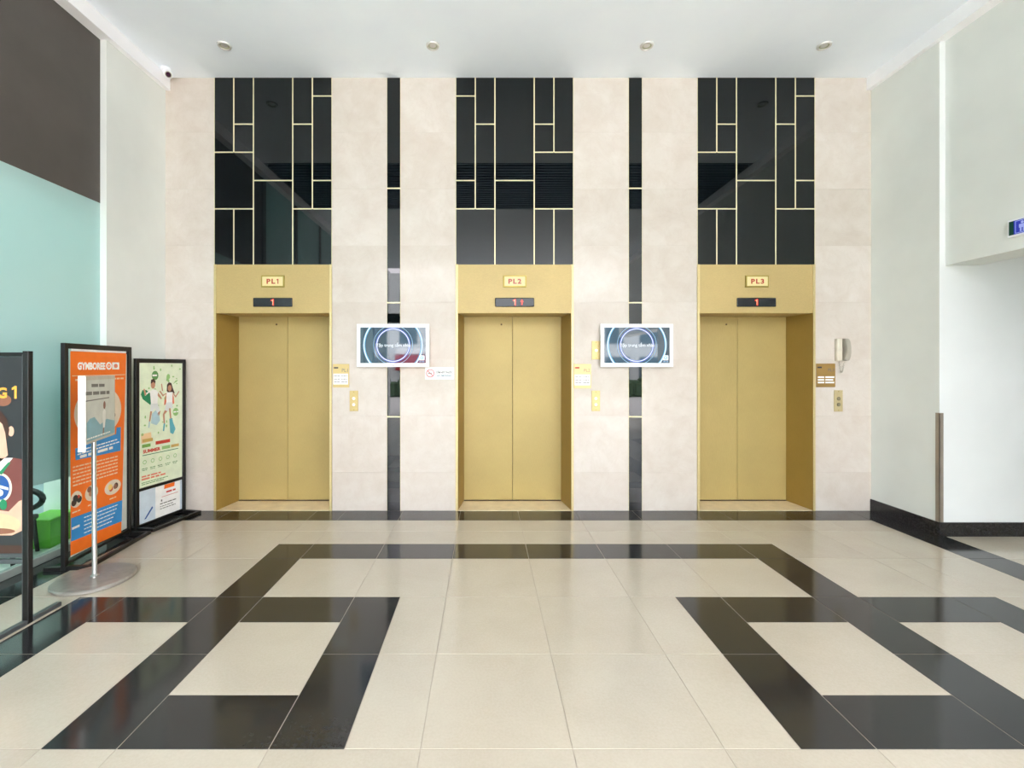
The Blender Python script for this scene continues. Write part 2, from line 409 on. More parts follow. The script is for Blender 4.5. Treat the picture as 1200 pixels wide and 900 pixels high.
# lift wall: core with single stone slabs, black glass panes and brass strips on it
e = 0.02
wall_back = root('wall_back', (0, 0, 0), kind='structure')
xs = [-3.9] + [v for c in LIFTS for v in (c - HW, c + HW)] + [4.4]
for a, b in zip(xs[::2], xs[1::2]): B().box(a, b, WY + 0.003, 5.3, 0, PORTAL).build('pier', 'joint', wall_back)
B().box(-3.9, 4.4, WY + 0.003, 5.3, PORTAL, H + 0.1).build('lintel', 'joint', wall_back)
ZJ = [0.0] + [0.403 + 0.5935 * k for k in range(7)] + [H]
def slab(x0, x1, z0, z1):
    g = 0.0011
    B().box(x0 + g, x1 - g, WY, WY + e, z0 + g, z1 - g, 0.0008).build('stone_slab', 'stone', wall_back)
STRIPS = ((-1.025, -0.882), (1.507, 1.650))
piers = [(XL - 0.02, LIFTS[0] - HW), (LIFTS[0] + HW, STRIPS[0][0]), (STRIPS[0][1], LIFTS[1] - HW), (LIFTS[1] + HW, STRIPS[1][0]), (STRIPS[1][1], LIFTS[2] - HW), (LIFTS[2] + HW, XR + 0.02)]
for x0, x1 in piers:
    for a, b in zip(ZJ, ZJ[1:]): slab(x0, x1, a, b)
def pane(x0, x1, z0, z1):
    B().box(x0, x1, WY + 0.001, WY + e, z0, z1).build('glass_pane', 'black_glass', wall_back)
def brass(x0, x1, z0, z1):
    B().box(x0, x1, WY - 0.002, WY + e, z0, z1).build('brass_strip', 'brass_trim', wall_back)
for a, b in STRIPS:
    zs = [0.0, 0.985, 2.180, 3.378, H]
    for z0, z1 in zip(zs, zs[1:]): pane(a + 0.003, b - 0.003, z0, z1)
    for z in zs[1:-1]: brass(a + 0.004, b - 0.004, z - 0.007, z + 0.007)
    brass(a, a + 0.003, 0, H); brass(b - 0.003, b, 0, H)
# pane layout over a lift, in half columns of 1/6 of the width; z levels of the joints
L0, L1, L2, L3, L4, L5 = 3.163, 3.460, 3.756, 4.050, 4.345, H
GRID = [((0, 1), L2, L5), ((1, 2), L3, L5), ((1, 2), L2, L3), ((0, 2), L0, L2), ((0, 1), PORTAL, L0), ((1, 2), PORTAL, L0),
        ((2, 4), L1, L5), ((2, 4), PORTAL, L1), ((4, 5), L3, L5), ((4, 5), L0, L3), ((5, 6), L4, L5), ((5, 6), L1, L4), ((5, 6), L0, L1), ((4, 6), PORTAL, L0)]
for i, cx in enumerate(LIFTS):
    u = 2 * HW / 6; hs = 0.006
    X = (lambda k: cx + HW - k * u) if i == 1 else (lambda k: cx - HW + k * u)
    vset = set(); hset = set()
    for (a, b), z0, z1 in GRID:
        xa, xb = sorted((X(a), X(b))); pane(xa, xb, z0, z1)
        if b < 6: vset.add((round(X(b), 4), round(z0, 3), round(z1, 3)))
        if z0 > PORTAL + 0.1: hset.add((xa, xb, z0))
    for x, z0, z1 in vset:
        brass(x - hs, x + hs, z0, z1)
    for xa, xb, z in hset: brass(xa + hs, xb - hs, z - hs, z + hs)
    brass(cx - HW, cx - HW + 0.005, PORTAL, H); brass(cx + HW - 0.005, cx + HW, PORTAL, H)

# left side: cream wall end, dark panel over a glazed partition, the room behind it
LW = -3.40
tag(B().box(-3.9, XL, 4.06, WY + 0.02, 0, 4.45).build('wall_left', 'wall_paint'), kind='structure')
tag(B().box(-3.52, LW, 2.60, 4.06, 2.955, 4.45).build('wall_left_upper', 'dark_panel'), kind='structure')
win = root('window_1', (0, 0, 0), kind='structure')
for y0, y1, zt in ((2.60, 4.058, 2.955), (1.40, 2.50, 4.40), (0.20, 1.30, 4.40), (-1.0, 0.10, 4.40), (-2.2, -1.1, 4.40), (-3.4, -2.3, 4.40), (FRONT, -3.5, 4.40)):
    B().box(LW - 0.012, LW, y0 + 0.001, y1 - 0.001, 0.61, zt).build('frosted_pane', 'frosted_film', win)
    B().box(LW - 0.012, LW, y0 + 0.001, y1 - 0.001, 0.06, 0.61).build('clear_pane', 'clear_glass', win)
    if y0 > FRONT: B().box(LW - 0.06, LW + 0.01, y0 - 0.10, y0, 0.06, 4.40).build('post', 'dark_panel', win)
B().box(LW - 0.04, LW + 0.012, FRONT, 4.06, 0, 0.06, 0.004).build('bottom_rail', 'rail_metal', win)
tag(B().box(-5.6, -5.5, FRONT, 5.0, 0, 4.45).build('wall_room', 'wall_white'), kind='structure')
tag(B().box(-5.5, -3.9, 4.5, 4.6, 0, 4.45).build('wall_room_end', 'wall_white'), kind='structure')
tag(B().box(-5.6, -3.45, FRONT, 4.9, 4.45, 4.55).build('ceiling_room', 'ceiling'), kind='structure')
tag(B().box(-5.5, -3.46, FRONT, FRONT + 0.1, 0, 4.45).build('wall_room_front', 'wall_white'), kind='structure')
tag(B().box(-5.5, -3.45, FRONT, 4.5, -0.0015, 0.003).build('floor_room', 'p_sheet_grey'), kind='structure')
ld = bpy.data.lights.new('room_fill', 'AREA'); ld.shape = 'RECTANGLE'; ld.size = 1.2; ld.size_y = 3.0; ld.energy = 220; ld.color = (0.95, 1, 0.98)  # unseen area light, added to brighten the room behind the clear panes
lo = bpy.data.objects.new('room_fill', ld); C.objects.link(lo); lo.location = (-4.5, 2.2, 4.43)

# right side: cream pier, high wall over a passage, passage walls
CY = 4.09
tag(B().box(XR, 4.4, CY, WY + 0.02, 0, 4.45).build('wall_right', 'wall_paint'), kind='structure')
tag(B().box(4.10, 4.40, FRONT, CY, 2.41, 4.45).build('wall_right_upper', 'wall_paint'), kind='structure')
tag(B().box(XR + 0.001, 7.0, CY - 0.002, CY + 0.2, 0, 4.45).build('wall_passage', 'wall_white'), kind='structure')
tag(B().box(6.9, 7.0, 0.6, CY, 0, 2.8).build('wall_passage_end', 'wall_white'), kind='structure')
tag(B().box(4.10, 7.0, 0.6, 0.8, 0, 2.8).build('wall_passage_front', 'wall_white'), kind='structure')
tag(B().box(4.10, 4.40, -1.4, 0.6, 0, 2.41).build('wall_right_lower', 'wall_paint'), kind='structure')
tag(B().box(4.40, 7.0, 0.6, CY, 2.7, 2.8).build('ceiling_passage', 'ceiling'), kind='structure')
bb = root('baseboard_right', (0, 0, 0), kind='structure')
for y0, y1 in ((4.215, WY), (CY - 0.017, 4.212)): B().box(XR - 0.015, XR, y0, y1, 0, 0.125, 0.002).build('baseboard_tile', 'skirting_black', bb)
bb = root('baseboard_passage', (0, 0, 0), kind='structure')
for x0, x1 in ((XR, 4.72), (4.723, 5.32), (5.323, 5.92), (5.923, 6.9)): B().box(x0, x1, CY - 0.017, CY - 0.002, 0, 0.125, 0.002).build('baseboard_tile', 'skirting_black', bb)

# entrance side behind the camera
fw = root('window_2', (0, 0, 0), kind='structure')
B().box(-3.5, 4.2, FRONT - 0.1, FRONT, 2.87, 3.15).build('transom', 'louvre_dark', fw)
for x in (-3.4, -0.6, 1.3, 3.2): B().box(x - 0.03, x + 0.03, FRONT - 0.08, FRONT - 0.02, 0, H).build('mullion', 'mullion', fw)
B().box(-3.30, -3.02, FRONT - 0.55, FRONT - 0.2, 0, H).build('column', 'wall_white', fw)
tag(B().box(-40, 40, -60, FRONT, -0.16, -0.02).build('street', 'street'), kind='structure')
bl = root('street_building', (-2, -32, 0), 0, 'grey building with glass windows and red awning across the street', 'building')
B().box(-34, 36, -8, 0, 0, 10).build('wall', 'facade_grey', bl)
for i in range(-6, 16):
    for z in (3.6, 6.8): B().box(-15 + i * 3.1, -13.4 + i * 3.1, -0.05, 0.05, z, z + 1.5).build('window', 'facade_glass', bl)
    B().box(-15 + i * 3.1, -12.8 + i * 3.1, -0.05, 0.05, 0.1, 2.4).build('shopfront', 'facade_glass', bl)
B().box(-6, -2.5, 0, 0.5, 1.2, 2.6).build('awning', 'awning_red', bl); B().box(-6, -1, 0, 0.3, 2.65, 3.2).build('sign_band', 'wall_white', bl)
B().box(4, 8, 0, 0.5, 1.2, 2.6).build('awning', 'awning_red', bl)
hd = root('hedge', (0, -14, 0), 0, 'clipped green hedge beside the street', 'hedge')
hb = B()
for i in range(60): hb.box(*(lambda x, z: (x, x + 0.7, random.uniform(-.5, -.3), random.uniform(.3, .5), -0.02, z))(-12 + i * 0.4, random.uniform(0.7, 1.0)), 0.08)
hb.build('foliage', 'hedge', hd)

# ------------------------------------------------------------------ lifts
def lift(i, cx):
    num = str(i + 1)
    where = ('beside the poster stands', 'between the two wall screens', 'beside the intercom handset')[i]
    r = root('elevator', (cx, WY, 0), 0, f'gold elevator with closed double doors under the PL{num} plate', 'elevator')
    jw, bw, zt, dp = 0.5925, 0.545, 2.07, 0.35
    B().box(-jw, jw, 0.0, dp, zt, PORTAL).build('header', 'gold_header', r)
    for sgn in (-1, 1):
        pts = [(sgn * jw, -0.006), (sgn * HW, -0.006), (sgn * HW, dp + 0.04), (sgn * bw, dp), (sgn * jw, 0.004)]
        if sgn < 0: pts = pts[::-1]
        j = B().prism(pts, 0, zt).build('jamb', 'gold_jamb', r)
        B().box(*sorted((sgn * jw, sgn * HW)), -0.010, -0.006, 0, PORTAL, 0.0015).build('edge_trim', 'gold_edge', j)
        B().box(*sorted((sgn * jw, sgn * HW)), -0.006, 0.1, zt, PORTAL).build('edge_return', 'gold_edge', j)
    for a, b in ((-0.575, -0.0018), (0.0018, 0.575)):
        d = B().box(a, b, dp + 0.006, dp + 0.045, 0.012, zt + 0.03, 0.002).build('door_leaf', 'gold_door', r)
        if a < 0: B().cyl((-0.125, dp + 0.007, 1.985), (-0.125, dp + 0.003, 1.985), 0.010, n=14).build('key_hole', 'seam', d)
    B().box(-HW, HW, dp + 0.046, dp + 0.06, 0, zt + 0.1).build('shaft_face', 'dark_void', r)
    sl = B().box(-jw, jw, 0.0, dp, -0.0012, 0.004).build('sill', 'sill', r)
    B().box(-bw, bw, dp - 0.012, dp + 0.006, 0.0045, 0.006).build('track_groove', 'seam', sl)
    # lit number plate
    px, pz = (0.001, 0.002, 0.006)[i], 2.402
    n = B().box(px - 0.122, px + 0.122, -0.014, 0.0, pz - 0.062, pz + 0.062, 0.003).build('number_plate', 'plate_frame', r)
    B().box(px - 0.108, px + 0.108, -0.017, -0.013, pz - 0.049, pz + 0.049, 0.002).build('plate_face', 'plate_face', n)
    lettering('lettering', 'PL' if i == 0 else 'PL' + num, px - (0.016 if i == 0 else 0), pz - 0.001, -0.0176, 'lettering_red', n, width=0.090 if i == 0 else 0.135, height=0.052, bold=0.035, spacing=1.25)
    if i == 0: one(px + 0.054, pz - 0.001, 0.052, -0.0176, 'lettering', 'lettering_red', n)
    # floor indicator
    iz = 2.183
    d = B().box(-0.205, 0.205, -0.012, 0.0, iz - 0.047, iz + 0.047, 0.008, 3).build('floor_indicator', 'indicator_black', r)
    one(0.0, iz, 0.066, -0.0128, 'digit', 'led_red', d, 1.25)
    one(0.0, iz, 0.052, -0.0134, 'digit_core', 'led_core', d, 0.5)
    if i == 1:
        B().flat(((0.058, iz + 0.004), (0.094, iz + 0.004), (0.076, iz + 0.032)), -0.0128).frect(0.069, 0.083, iz - 0.028, iz + 0.004, -0.0128).build('arrow', 'led_red', d)
    return r
for i, cx in enumerate(LIFTS): lift(i, cx)

# ------------------------------------------------------------------ wall screens
def screen(cx, label):
    W2, z0, z1, dpt = 0.3745, 1.507, 1.951, 0.068
    r = root('wall_screen', (cx, WY, z0), 0, label, 'screen', 'wall screens between the elevators')
    h = z1 - z0
    B().box(-0.25, 0.25, -0.012, 0.0, 0.10, 0.35).build('wall_bracket', 'grey_frame', r)
    B().box(-W2 + 0.01, W2 - 0.01, -dpt + 0.012, -0.012, 0.01, h - 0.01, 0.008, 2).build('housing', 'white_plastic', r)
    bz = B(); bw = 0.036
    for q in ((-W2, W2, h - bw, h), (-W2, W2, 0, bw + 0.004), (-W2, -W2 + bw, bw + 0.004, h - bw), (W2 - bw, W2, bw + 0.004, h - bw)):
        bz.box(q[0], q[1], -dpt, -dpt + 0.014, q[2], q[3])
    b = bz.build('bezel', 'white_plastic', r)
    B().frect(-0.012, 0.012, 0.014, 0.020, -dpt - 0.0006).build('maker_mark', 'print_grey', b)
    sx, s0, s1 = W2 - bw, bw + 0.004, h - bw
    y = -dpt + 0.004
    sc = B().box(-sx, sx, y, y + 0.008, s0, s1).build('display', 'screen', r)
    cz = (s0 + s1) / 2 + 0.002; clip = (-sx, sx, s0 + 0.001, s1 - 0.001)
    for xa, xb in ((-sx, 0.0), (0.0, sx)):
        half = (xa, xb) + clip[2:]
        B().ring(0, cz, 0.288, 0.310, y - 0.0006, 120, half).build('outer_arc_glow', 'screen_cyan', sc)
        B().ring(0, cz, 0.296, 0.306, y - 0.0012, 120, half).build('outer_arc', 'screen_white', sc)
        B().ring(0, cz, 0.199, 0.205, y - 0.0006, 120, half).build('middle_arc', 'screen_pale', sc)
    B().ring(0, cz, 0.159, 0.180, y - 0.0006, 120, clip).build('inner_ring_glow', 'screen_blue', sc)
    B().ring(0, cz, 0.164, 0.172, y - 0.0012, 120, clip).build('inner_ring', 'screen_white', sc)
    lettering('lettering', 'Tập trung tầm nhìn', 0, cz - 0.001, y - 0.0018, 'screen_white', sc, width=0.352, bold=0.012)
    B().xz([(0.275, 0.068), (0.32, 0.068), (0.326, 0.074), (0.326, 0.114), (0.32, 0.12), (0.275, 0.12), (0.269, 0.114), (0.269, 0.074)], y - 0.0018, y - 0.0012).build('corner_icon', 'screen_white', sc)
    B().ring(0.2975, 0.094, 0.010, 0.016, y - 0.0022, 24).build('icon_ring', 'screen_cyan', sc)
    B().words(0.272, 0.324, 0.050, 0.009, y - 0.0018).build('icon_caption', 'screen_pale', sc)
screen(-0.947, 'white framed wall screen above the no smoking sign')
screen(1.5725, 'white framed wall screen overlapping the small single-button key plate')

# ------------------------------------------------------------------ plates, buttons and small signs on the stone
def directory(x0, x1, z0, z1, mat, num, label, style):
    r = root('directory_plate', ((x0 + x1) / 2, WY, z0), 0, label, 'plate', 'directory plates beside the elevators')
    a, h = (x1 - x0) / 2, z1 - z0
    B().box(-a, a, -0.006, 0, 0, h, 0.0015).build('plate', mat, r)
    y = -0.0066
    B().words(-a + 0.012, -a + 0.062, h - 0.048, 0.016, y, rnd=random.Random(3)).build('logo', 'print_deep_red' if style == 'sheet2' else 'print_dark', r)
    lettering('lettering', 'PL' + num, a - 0.045, h - 0.066, y, 'print_grey', r, width=0.062, bold=0.005)
    rr = random.Random(5)
    if style == 'bars':
        for k in range(3):
            z = 0.040 + k * 0.028
            for xa, xb in ((-a + 0.016, -0.018), (-0.006, a - (0.014, 0.024, 0.012)[k])):
                B().box(xa, xb, -0.0072, -0.006, z, z + 0.016).build('label_strip', 'paper_white', r)
    else:
        s = B().frect(-a + 0.006, a - 0.012, 0.032, 0.145, y).build('label_sheet', 'paper_white', r)
        q = B()
        for k in range(3):
            zz = 0.055 + k * 0.030
            q.words(-a + 0.014, -0.012, zz, 0.007, y - 0.0006, rnd=rr); q.words(0.004, a - 0.02, zz, 0.007, y - 0.0006, rnd=rr)
        q.build('print_lines', 'print_grey', s)
directory(-1.590, -1.418, 1.292, 1.538, 'gold_plate', '1', 'gold directory plate with white label sheet beside the PL1 elevator', 'sheet')
directory(0.934, 1.115, 1.283, 1.538, 'amber_plate', '2', 'bright amber directory plate with white sheet beside the PL2 elevator', 'sheet2')
directory(3.470, 3.670, 1.296, 1.542, 'bronze_plate', '3', 'bronze directory plate with white label strips beside the PL3 elevator', 'bars')

def call_panel(cx, z0, z1, wd, mat, label, buttons, lit, name='call_button_panel', cat='button panel', group='elevator call panels'):
    r = root(name, (cx, WY, z0), 0, label, cat, group)
    B().box(-wd / 2, wd / 2, -0.008, 0, 0, z1 - z0, 0.0015).build('plate', mat, r)
    for z in buttons:
        zz = z - z0
        b = B().cyl((0, -0.007, zz), (0, -0.011, zz), 0.019, n=20).build('button', 'button_ring' if not lit else 'gold_edge', r)
        B().cyl((0, -0.010, zz), (0, -0.014, zz), 0.0145, n=20).build('button_cap', 'button_lit' if lit else 'button_grey', b)
    for z in (0.014, z1 - z0 - 0.014):
        B().cyl((0, -0.007, z), (0, -0.0095, z), 0.005, n=10).build('screw', 'plate_frame', r)
call_panel(-1.369, 1.044, 1.258, 0.089, 'gold_plate', 'gold call panel with two lit white buttons beside the PL1 elevator', (1.177, 1.113), True)
call_panel(1.163, 1.044, 1.258, 0.089, 'gold_plate', 'gold call panel with two lit white buttons under the key plate', (1.177, 1.113), True)
call_panel(3.702, 1.040, 1.264, 0.091, 'beige_plate', 'dull beige call panel with two unlit buttons under the intercom handset', (1.175, 1.113), False)
call_panel(1.166, 1.585, 1.778, 0.092, 'gold_plate', 'small gold key plate with one centre knob half behind a wall screen', (1.680,), True, 'key_plate', 'plate', None)

r = root('no_smoking_sign', (-0.474, WY, 1.377), 0, 'white no smoking sign with red circle below a wall screen', 'sign')
B().box(-0.150, 0.150, -0.004, 0, 0, 0.126, 0.001).build('panel', 'paper_white', r)
y = -0.0046
B().ring(-0.096, 0.063, 0.035, 0.043, y, 32).flat(((-0.127, 0.088), (-0.121, 0.094), (-0.065, 0.038), (-0.071, 0.032)), y).build('prohibition_circle', 'print_red', r)
B().frect(-0.122, -0.080, 0.059, 0.067, y - 0.0004).build('cigarette', 'print_grey', r)
lettering('lettering', 'CẤM HÚT THUỐC', 0.050, 0.078, y, 'print_dark', r, width=0.172, height=0.032, bold=0.035)
lettering('lettering', 'NO SMOKING', 0.048, 0.038, y, 'print_steel', r, width=0.152, height=0.019, bold=0.03)

# intercom handset on its cradle
r = root('intercom_handset', (3.722, WY, 1.57), 0, 'cream wall intercom handset with coiled cord above the beige call panel', 'intercom')
B().box(-0.058, -0.004, -0.045, 0, 0.0, 0.232, 0.008, 3).build('cradle', 'cream_plastic', r, True)
hs = B().xz([(0.0, 0.230), (0.040, 0.230), (0.056, 0.205), (0.066, 0.150), (0.068, 0.090), (0.060, 0.035), (0.045, 0.002), (0.002, 0.006), (-0.002, 0.02), (0.012, 0.07), (0.018, 0.115), (0.012, 0.165), (0.0, 0.205)], -0.070, -0.012)
bmesh.ops.bevel(hs.bm, geom=hs.bm.edges[:], offset=0.004, segments=2, affect='EDGES')
hs.build('handset', 'grey_plastic', r, True)
pts = []
for i in range(120):
    f = i / 119; a = f * 14 * 2 * math.pi
    x = -0.03 + 0.05 * f + (0.02 if f > .5 else 0) * 0; z = -0.005 - 0.115 * math.sin(math.pi * f) ** 0.8 - (0.0 if f < .5 else 0.01 * (f - .5))
    pts.append((x + 0.006 * math.cos(a), -0.03 + 0.006 * math.sin(a), z))
B().tube(pts, 0.0024, 6).build('coiled_cord', 'grey_plastic', r, True)

# steel corner guard on the pier
r = root('corner_guard', (XR, CY, 0.125), 0, 'tall steel corner guard on the edge of the right pier', 'corner guard')
B().box(-0.004, 0.0, -0.006, 0.032, 0, 0.972).box(-0.004, 0.032, -0.006, -0.002, 0, 0.972).build('angle', 'guard_steel', r)

# lit restroom sign on the high right wall
r = root('restroom_sign', (4.10, 3.376, 2.51), R(90), 'white framed green and blue restroom sign on the right upper wall', 'sign')
# local +x runs away from the camera, local +y points to -X; the face looks at the hall (+y)
def yz_rect(b, x0, x1, z0, z1, y):
    b.bm.faces.new([b.bm.verts.new(c) for c in ((x1, y, z0), (x0, y, z0), (x0, y, z1), (x1, y, z1))])
B().box(-0.2, 0.2, 0.0, 0.030, 0, 0.134, 0.003).build('housing', 'white_plastic', r)
g = B(); yz_rect(g, 0.10, 0.188, 0.014, 0.120, 0.0312); g.build('green_field', 'sign_green', r)
g = B(); yz_rect(g, -0.188, 0.155, 0.014, 0.120, 0.0316); bf = g.build('blue_field', 'sign_blue', r)
ic = B()
for x0, x1, z0, z1 in ((-0.05, 0.145, 0.110, 0.115), (-0.05, 0.145, 0.019, 0.024), (0.140, 0.145, 0.024, 0.110), (-0.05, -0.045, 0.024, 0.110), (0.052, 0.058, 0.024, 0.110)):
    yz_rect(ic, x0, x1, z0, z1, 0.0322)
ic.build('pictogram_frame', 'sign_icon', bf)
for c, woman in ((0.098, False), (0.002, True)):
    f = B()
    yz_rect(f, c - 0.022, c + 0.022, 0.056, 0.084, 0.0322)
    if woman: f.bm.faces.new([f.bm.verts.new(q) for q in ((c + 0.032, .0324, .044), (c - 0.032, .0324, .044), (c - 0.010, .0324, .075), (c + 0.010, .0324, .075))])
    yz_rect(f, c - 0.016, c - 0.004, 0.028, 0.056, 0.0322); yz_rect(f, c + 0.004, c + 0.016, 0.028, 0.056, 0.0322)
    n = 12; f.bm.faces.new([f.bm.verts.new((c - 0.010 * math.cos(2 * math.pi * k / n), 0.0322, 0.096 + 0.010 * math.sin(2 * math.pi * k / n))) for k in range(n)])
    f.build('pictogram', 'sign_icon', bf)

# ceiling downlights and camera
dl_ring = B().lathe([(0.040, -0.004), (0.046, -0.014), (0.058, -0.012), (0.063, -0.002), (0.063, 0.0), (0.040, 0.0)], 28).mesh('trim_ring', True); dl_ring.materials.append(M['downlight_ring'])
dl_cup = B().lathe([(0.0005, -0.002), (0.030, -0.004), (0.041, -0.010), (0.041, -0.001), (0.0005, -0.001)], 24).mesh('reflector', True); dl_cup.materials.append(M['downlight_cup'])
for x, lb in ((-2.453, 'round recessed downlight in the ceiling above the PL1 elevator'), (-0.490, 'round recessed downlight in the ceiling before the first wall screen strip'),
              (1.528, 'round recessed downlight in the ceiling before the second wall screen strip'), (3.200, 'round recessed downlight in the ceiling above the PL3 elevator')):
    r = root('downlight', (x, 4.327, H), 0, lb, 'downlight', 'ceiling downlights')
    link_mesh('trim_ring', dl_ring, None, r); link_mesh('reflector', dl_cup, None, r)
r = root('security_camera', (-3.238, 4.66, H), 0, 'small white security camera under the ceiling in the left corner', 'camera')
B().lathe([(0.036, -0.022), (0.044, -0.004), (0.044, 0.0), (0.001, 0.0)], 24).build('mount', 'white_plastic', r, True)
a, b = Vector((0.0, 0.012, -0.028)), Vector((0.058, -0.045, -0.092))
d = (b - a).normalized()
B().cyl(a - d * 0.02, a, 0.020, 0.038, 24).cyl(a, b, 0.038, 0.036, 24).build('body', 'white_plastic', r, True)
B().cyl(b, b + d * 0.002, 0.030, 0.030, 24).build('face_ring', 'grey_plastic', r)
B().cyl(b + d * 0.002, b + d * 0.006, 0.023, 0.019, 24).build('lens', 'lens_plum', r)

# ------------------------------------------------------------------ poster stands on the left
def stand(loc, rz, label, x0, x1, top, rail_z, base=True, foot=0.2, bar=0.036, thick=0.03):
    r = root('poster_stand', loc, rz, label, 'poster stand')
    for xa in (x0, x1 - bar):
        B().box(xa, xa + bar, -thick / 2, thick / 2, 0.0, top, 0.002).build('post', 'black_frame', r)
    B().box(x0 + bar, x1 - bar, -thick / 2, thick / 2, top - 0.04, top, 0.002).build('top_rail', 'black_frame', r)
    for z in rail_z: B().box(x0 + bar, x1 - bar, -thick / 2, thick / 2, z - 0.012, z + 0.012, 0.002).build('rail', 'black_frame', r)
    for xa in (x0, x1 - bar):
        if base: 
            B().box(xa, xa + bar, -foot, -thick / 2, 0.0, 0.028, 0.003).box(xa, xa + bar, thick / 2, foot * 0.75, 0.0, 0.028, 0.003).build('foot', 'black_frame', r)
    if base:
        B().box(x0 + bar, x1 - bar, -foot, -foot + 0.032, 0.0, 0.028, 0.003).build('floor_bar', 'black_frame', r)
    return r

# orange poster
r = stand((-3.155, 3.76, 0), R(95.88), 'tall black stand with the orange children’s play poster behind the steel pole sign', -0.372, 0.375, 1.685, (0.045,), foot=0.18)
bs = B().frect(-0.296, 0.335, 0.07, 1.62, 0.002).build('backing_sheet', 'p_sheet_grey', r)
yp = -0.006
ps = B().xz([(-0.304, 0.085), (0.250, 0.060), (0.316, 1.628), (-0.306, 1.626)], yp, yp + 0.002).build('poster', 'p_orange', r)
B().flat(((-0.30, 1.628), (0.315, 1.628), (0.315, 1.645), (-0.30, 1.645)), yp - 0.0005).build('top_edge', 'paper_white', ps)
y1 = yp - 0.0008; y2 = yp - 0.0016; y3 = yp - 0.0024
lettering('headline', 'GYMBOREE', -0.092, 1.514, y1, 'print_white', ps, width=0.296, height=0.060, bold=0.05)
B().disc(0.098, 1.516, 0.033, y1).build('round_logo', 'print_white', ps); B().ring(0.098, 1.516, 0.008, 0.018, y2, 20).build('logo_mark', 'p_orange', ps)
B().frect(0.138, 0.224, 1.486, 1.546, y1).build('square_logo', 'print_white', ps); B().disc(0.181, 1.516, 0.024, y2, 0.018).build('logo_mark', 'p_coral', ps)
B().frect(-0.293, 0.300, 1.436, 1.442, y1).build('rule', 'print_cream', ps)
B().words(-0.262, 0.28, 1.400, 0.014, y1).build('print_lines', 'print_cream', ps)
B().disc(-0.012, 1.145, 0.262, y1, 0.208, 48).build('photo_circle', 'p_cream_print', ps)
rr = random.Random(4)
for k, mt in enumerate(('p_skin', 'p_brown_print', 'p_coral', 'p_pale_blue', 'p_text_red', 'p_cream_print', 'p_hair', 'p_text_gold', 'p_maroon', 'p_skin')):
    an = rr.uniform(0, 6.28); q = rr.uniform(0.35, 0.85)
    B().disc(-0.012 + 0.2 * q * math.cos(an), 1.145 + 0.155 * q * math.sin(an), rr.uniform(0.03, 0.055), y2 - k * 0.0001, rr.uniform(0.025, 0.06), 14).build('photo_patch', mt, ps)
B().flat(((-0.262, 0.796), (0.236, 0.778), (0.240, 0.985), (0.19, 0.985), (0.18, 0.93), (-0.266, 0.885)), y3 - 0.001).build('colour_band', 'p_blue', ps)
q = B(); q.words(-0.245, 0.2, 0.868, 0.010, y3 - 0.0018, 0.05, rr); q.words(-0.245, 0.22, 0.842, 0.010, y3 - 0.0018, 0.05, rr); q.words(-0.22, 0.14, 0.808, 0.022, y3 - 0.0018, 0.03, rr); q.build('print_lines', 'print_white', ps)
q = B()
for k in range(6): q.words(-0.285, 0.205, 0.735 - k * 0.028, 0.010, y1, -0.02, rr)
q.build('print_lines', 'print_cream', ps)
for cx, cz, rx in ((-0.252, 0.495, 0.058), (-0.095, 0.502, 0.07), (0.146, 0.485, 0.098)):
    c = B().disc(cx, cz, rx, y1, 0.062).build('photo_circle', 'p_cream_print', ps)
    for k in range(5):
        B().disc(cx + rr.uniform(-.5, .5) * rx, cz + rr.uniform(-.035, .035), rr.uniform(.014, .028), y2 - k * 0.0001, None, 10).build('photo_patch', rr.choice(('p_brown_print', 'p_hair', 'p_skin', 'p_text_red', 'p_glow', 'p_charcoal')), ps)
    B().words(cx - 0.04, cx + 0.04, cz - 0.098, 0.010, y1, 0, rr).build('print_lines', 'print_cream', ps)
B().flat(((-0.302, 0.190), (0.256, 0.158), (0.263, 0.342), (-0.302, 0.366)), y1).build('colour_band', 'p_blue', ps)
q = B()
for k in range(5): q.words(-0.175, 0.21 - 0.02 * k, 0.320 - k * 0.030, 0.008, y2, -0.03, rr)
q.words(-0.294, -0.22, 0.275, 0.018, y2, 0, rr); q.build('print_lines', 'print_white', ps)

# pale green poster
r = stand((-3.17, 4.475, 0), R(80.0), 'black stand with the pale green summer poster of two children by the stone wall', -0.262, 0.300, 1.585, (0.362, 0.030), foot=0.20)
ps = B().xz([(-0.226, 0.378), (0.262, 0.378), (0.266, 1.565), (-0.226, 1.562)], -0.006, -0.004).build('poster', 'p_pale_green', r)
y1, y2, y3 = -0.0068, -0.0076, -0.0084
q = B()
for k in range(26):
    x, z = rr.uniform(-0.2, 0.24), rr.uniform(0.86, 1.54); q.disc(x, z, rr.uniform(0.006, 0.014), y1, rr.uniform(0.006, 0.016), 7)
q.build('confetti_print', 'p_leaf_green', ps)
B().disc(-0.055, 1.425, 0.036, y1, 0.044).build('badge', 'p_mid_green', ps); B().words(-0.085, -0.022, 1.418, 0.016, y2, 0, rr).build('badge_lettering', 'print_white', ps)
B().disc(0.182, 1.052, 0.034, y1, 0.040).build('badge', 'p_leaf_green', ps); B().words(0.155, 0.212, 1.046, 0.013, y2, 0, rr).build('badge_lettering', 'print_white', ps)
B().flat(((0.07, 1.37), (0.085, 1.365), (0.115, 1.40), (0.11, 1.43), (0.09, 1.44), (0.075, 1.42)), y1).flat(((0.15, 1.335), (0.2, 1.36), (0.21, 1.375), (0.18, 1.37)), y1).build('leaf_print', 'p_leaf_green', ps)
B().flat(((-0.206, 1.25), (-0.185, 1.205), (-0.10, 1.14), (-0.10, 1.25), (-0.15, 1.29), (-0.19, 1.29)), y1).build('speech_blob', 'p_deep_green', ps)
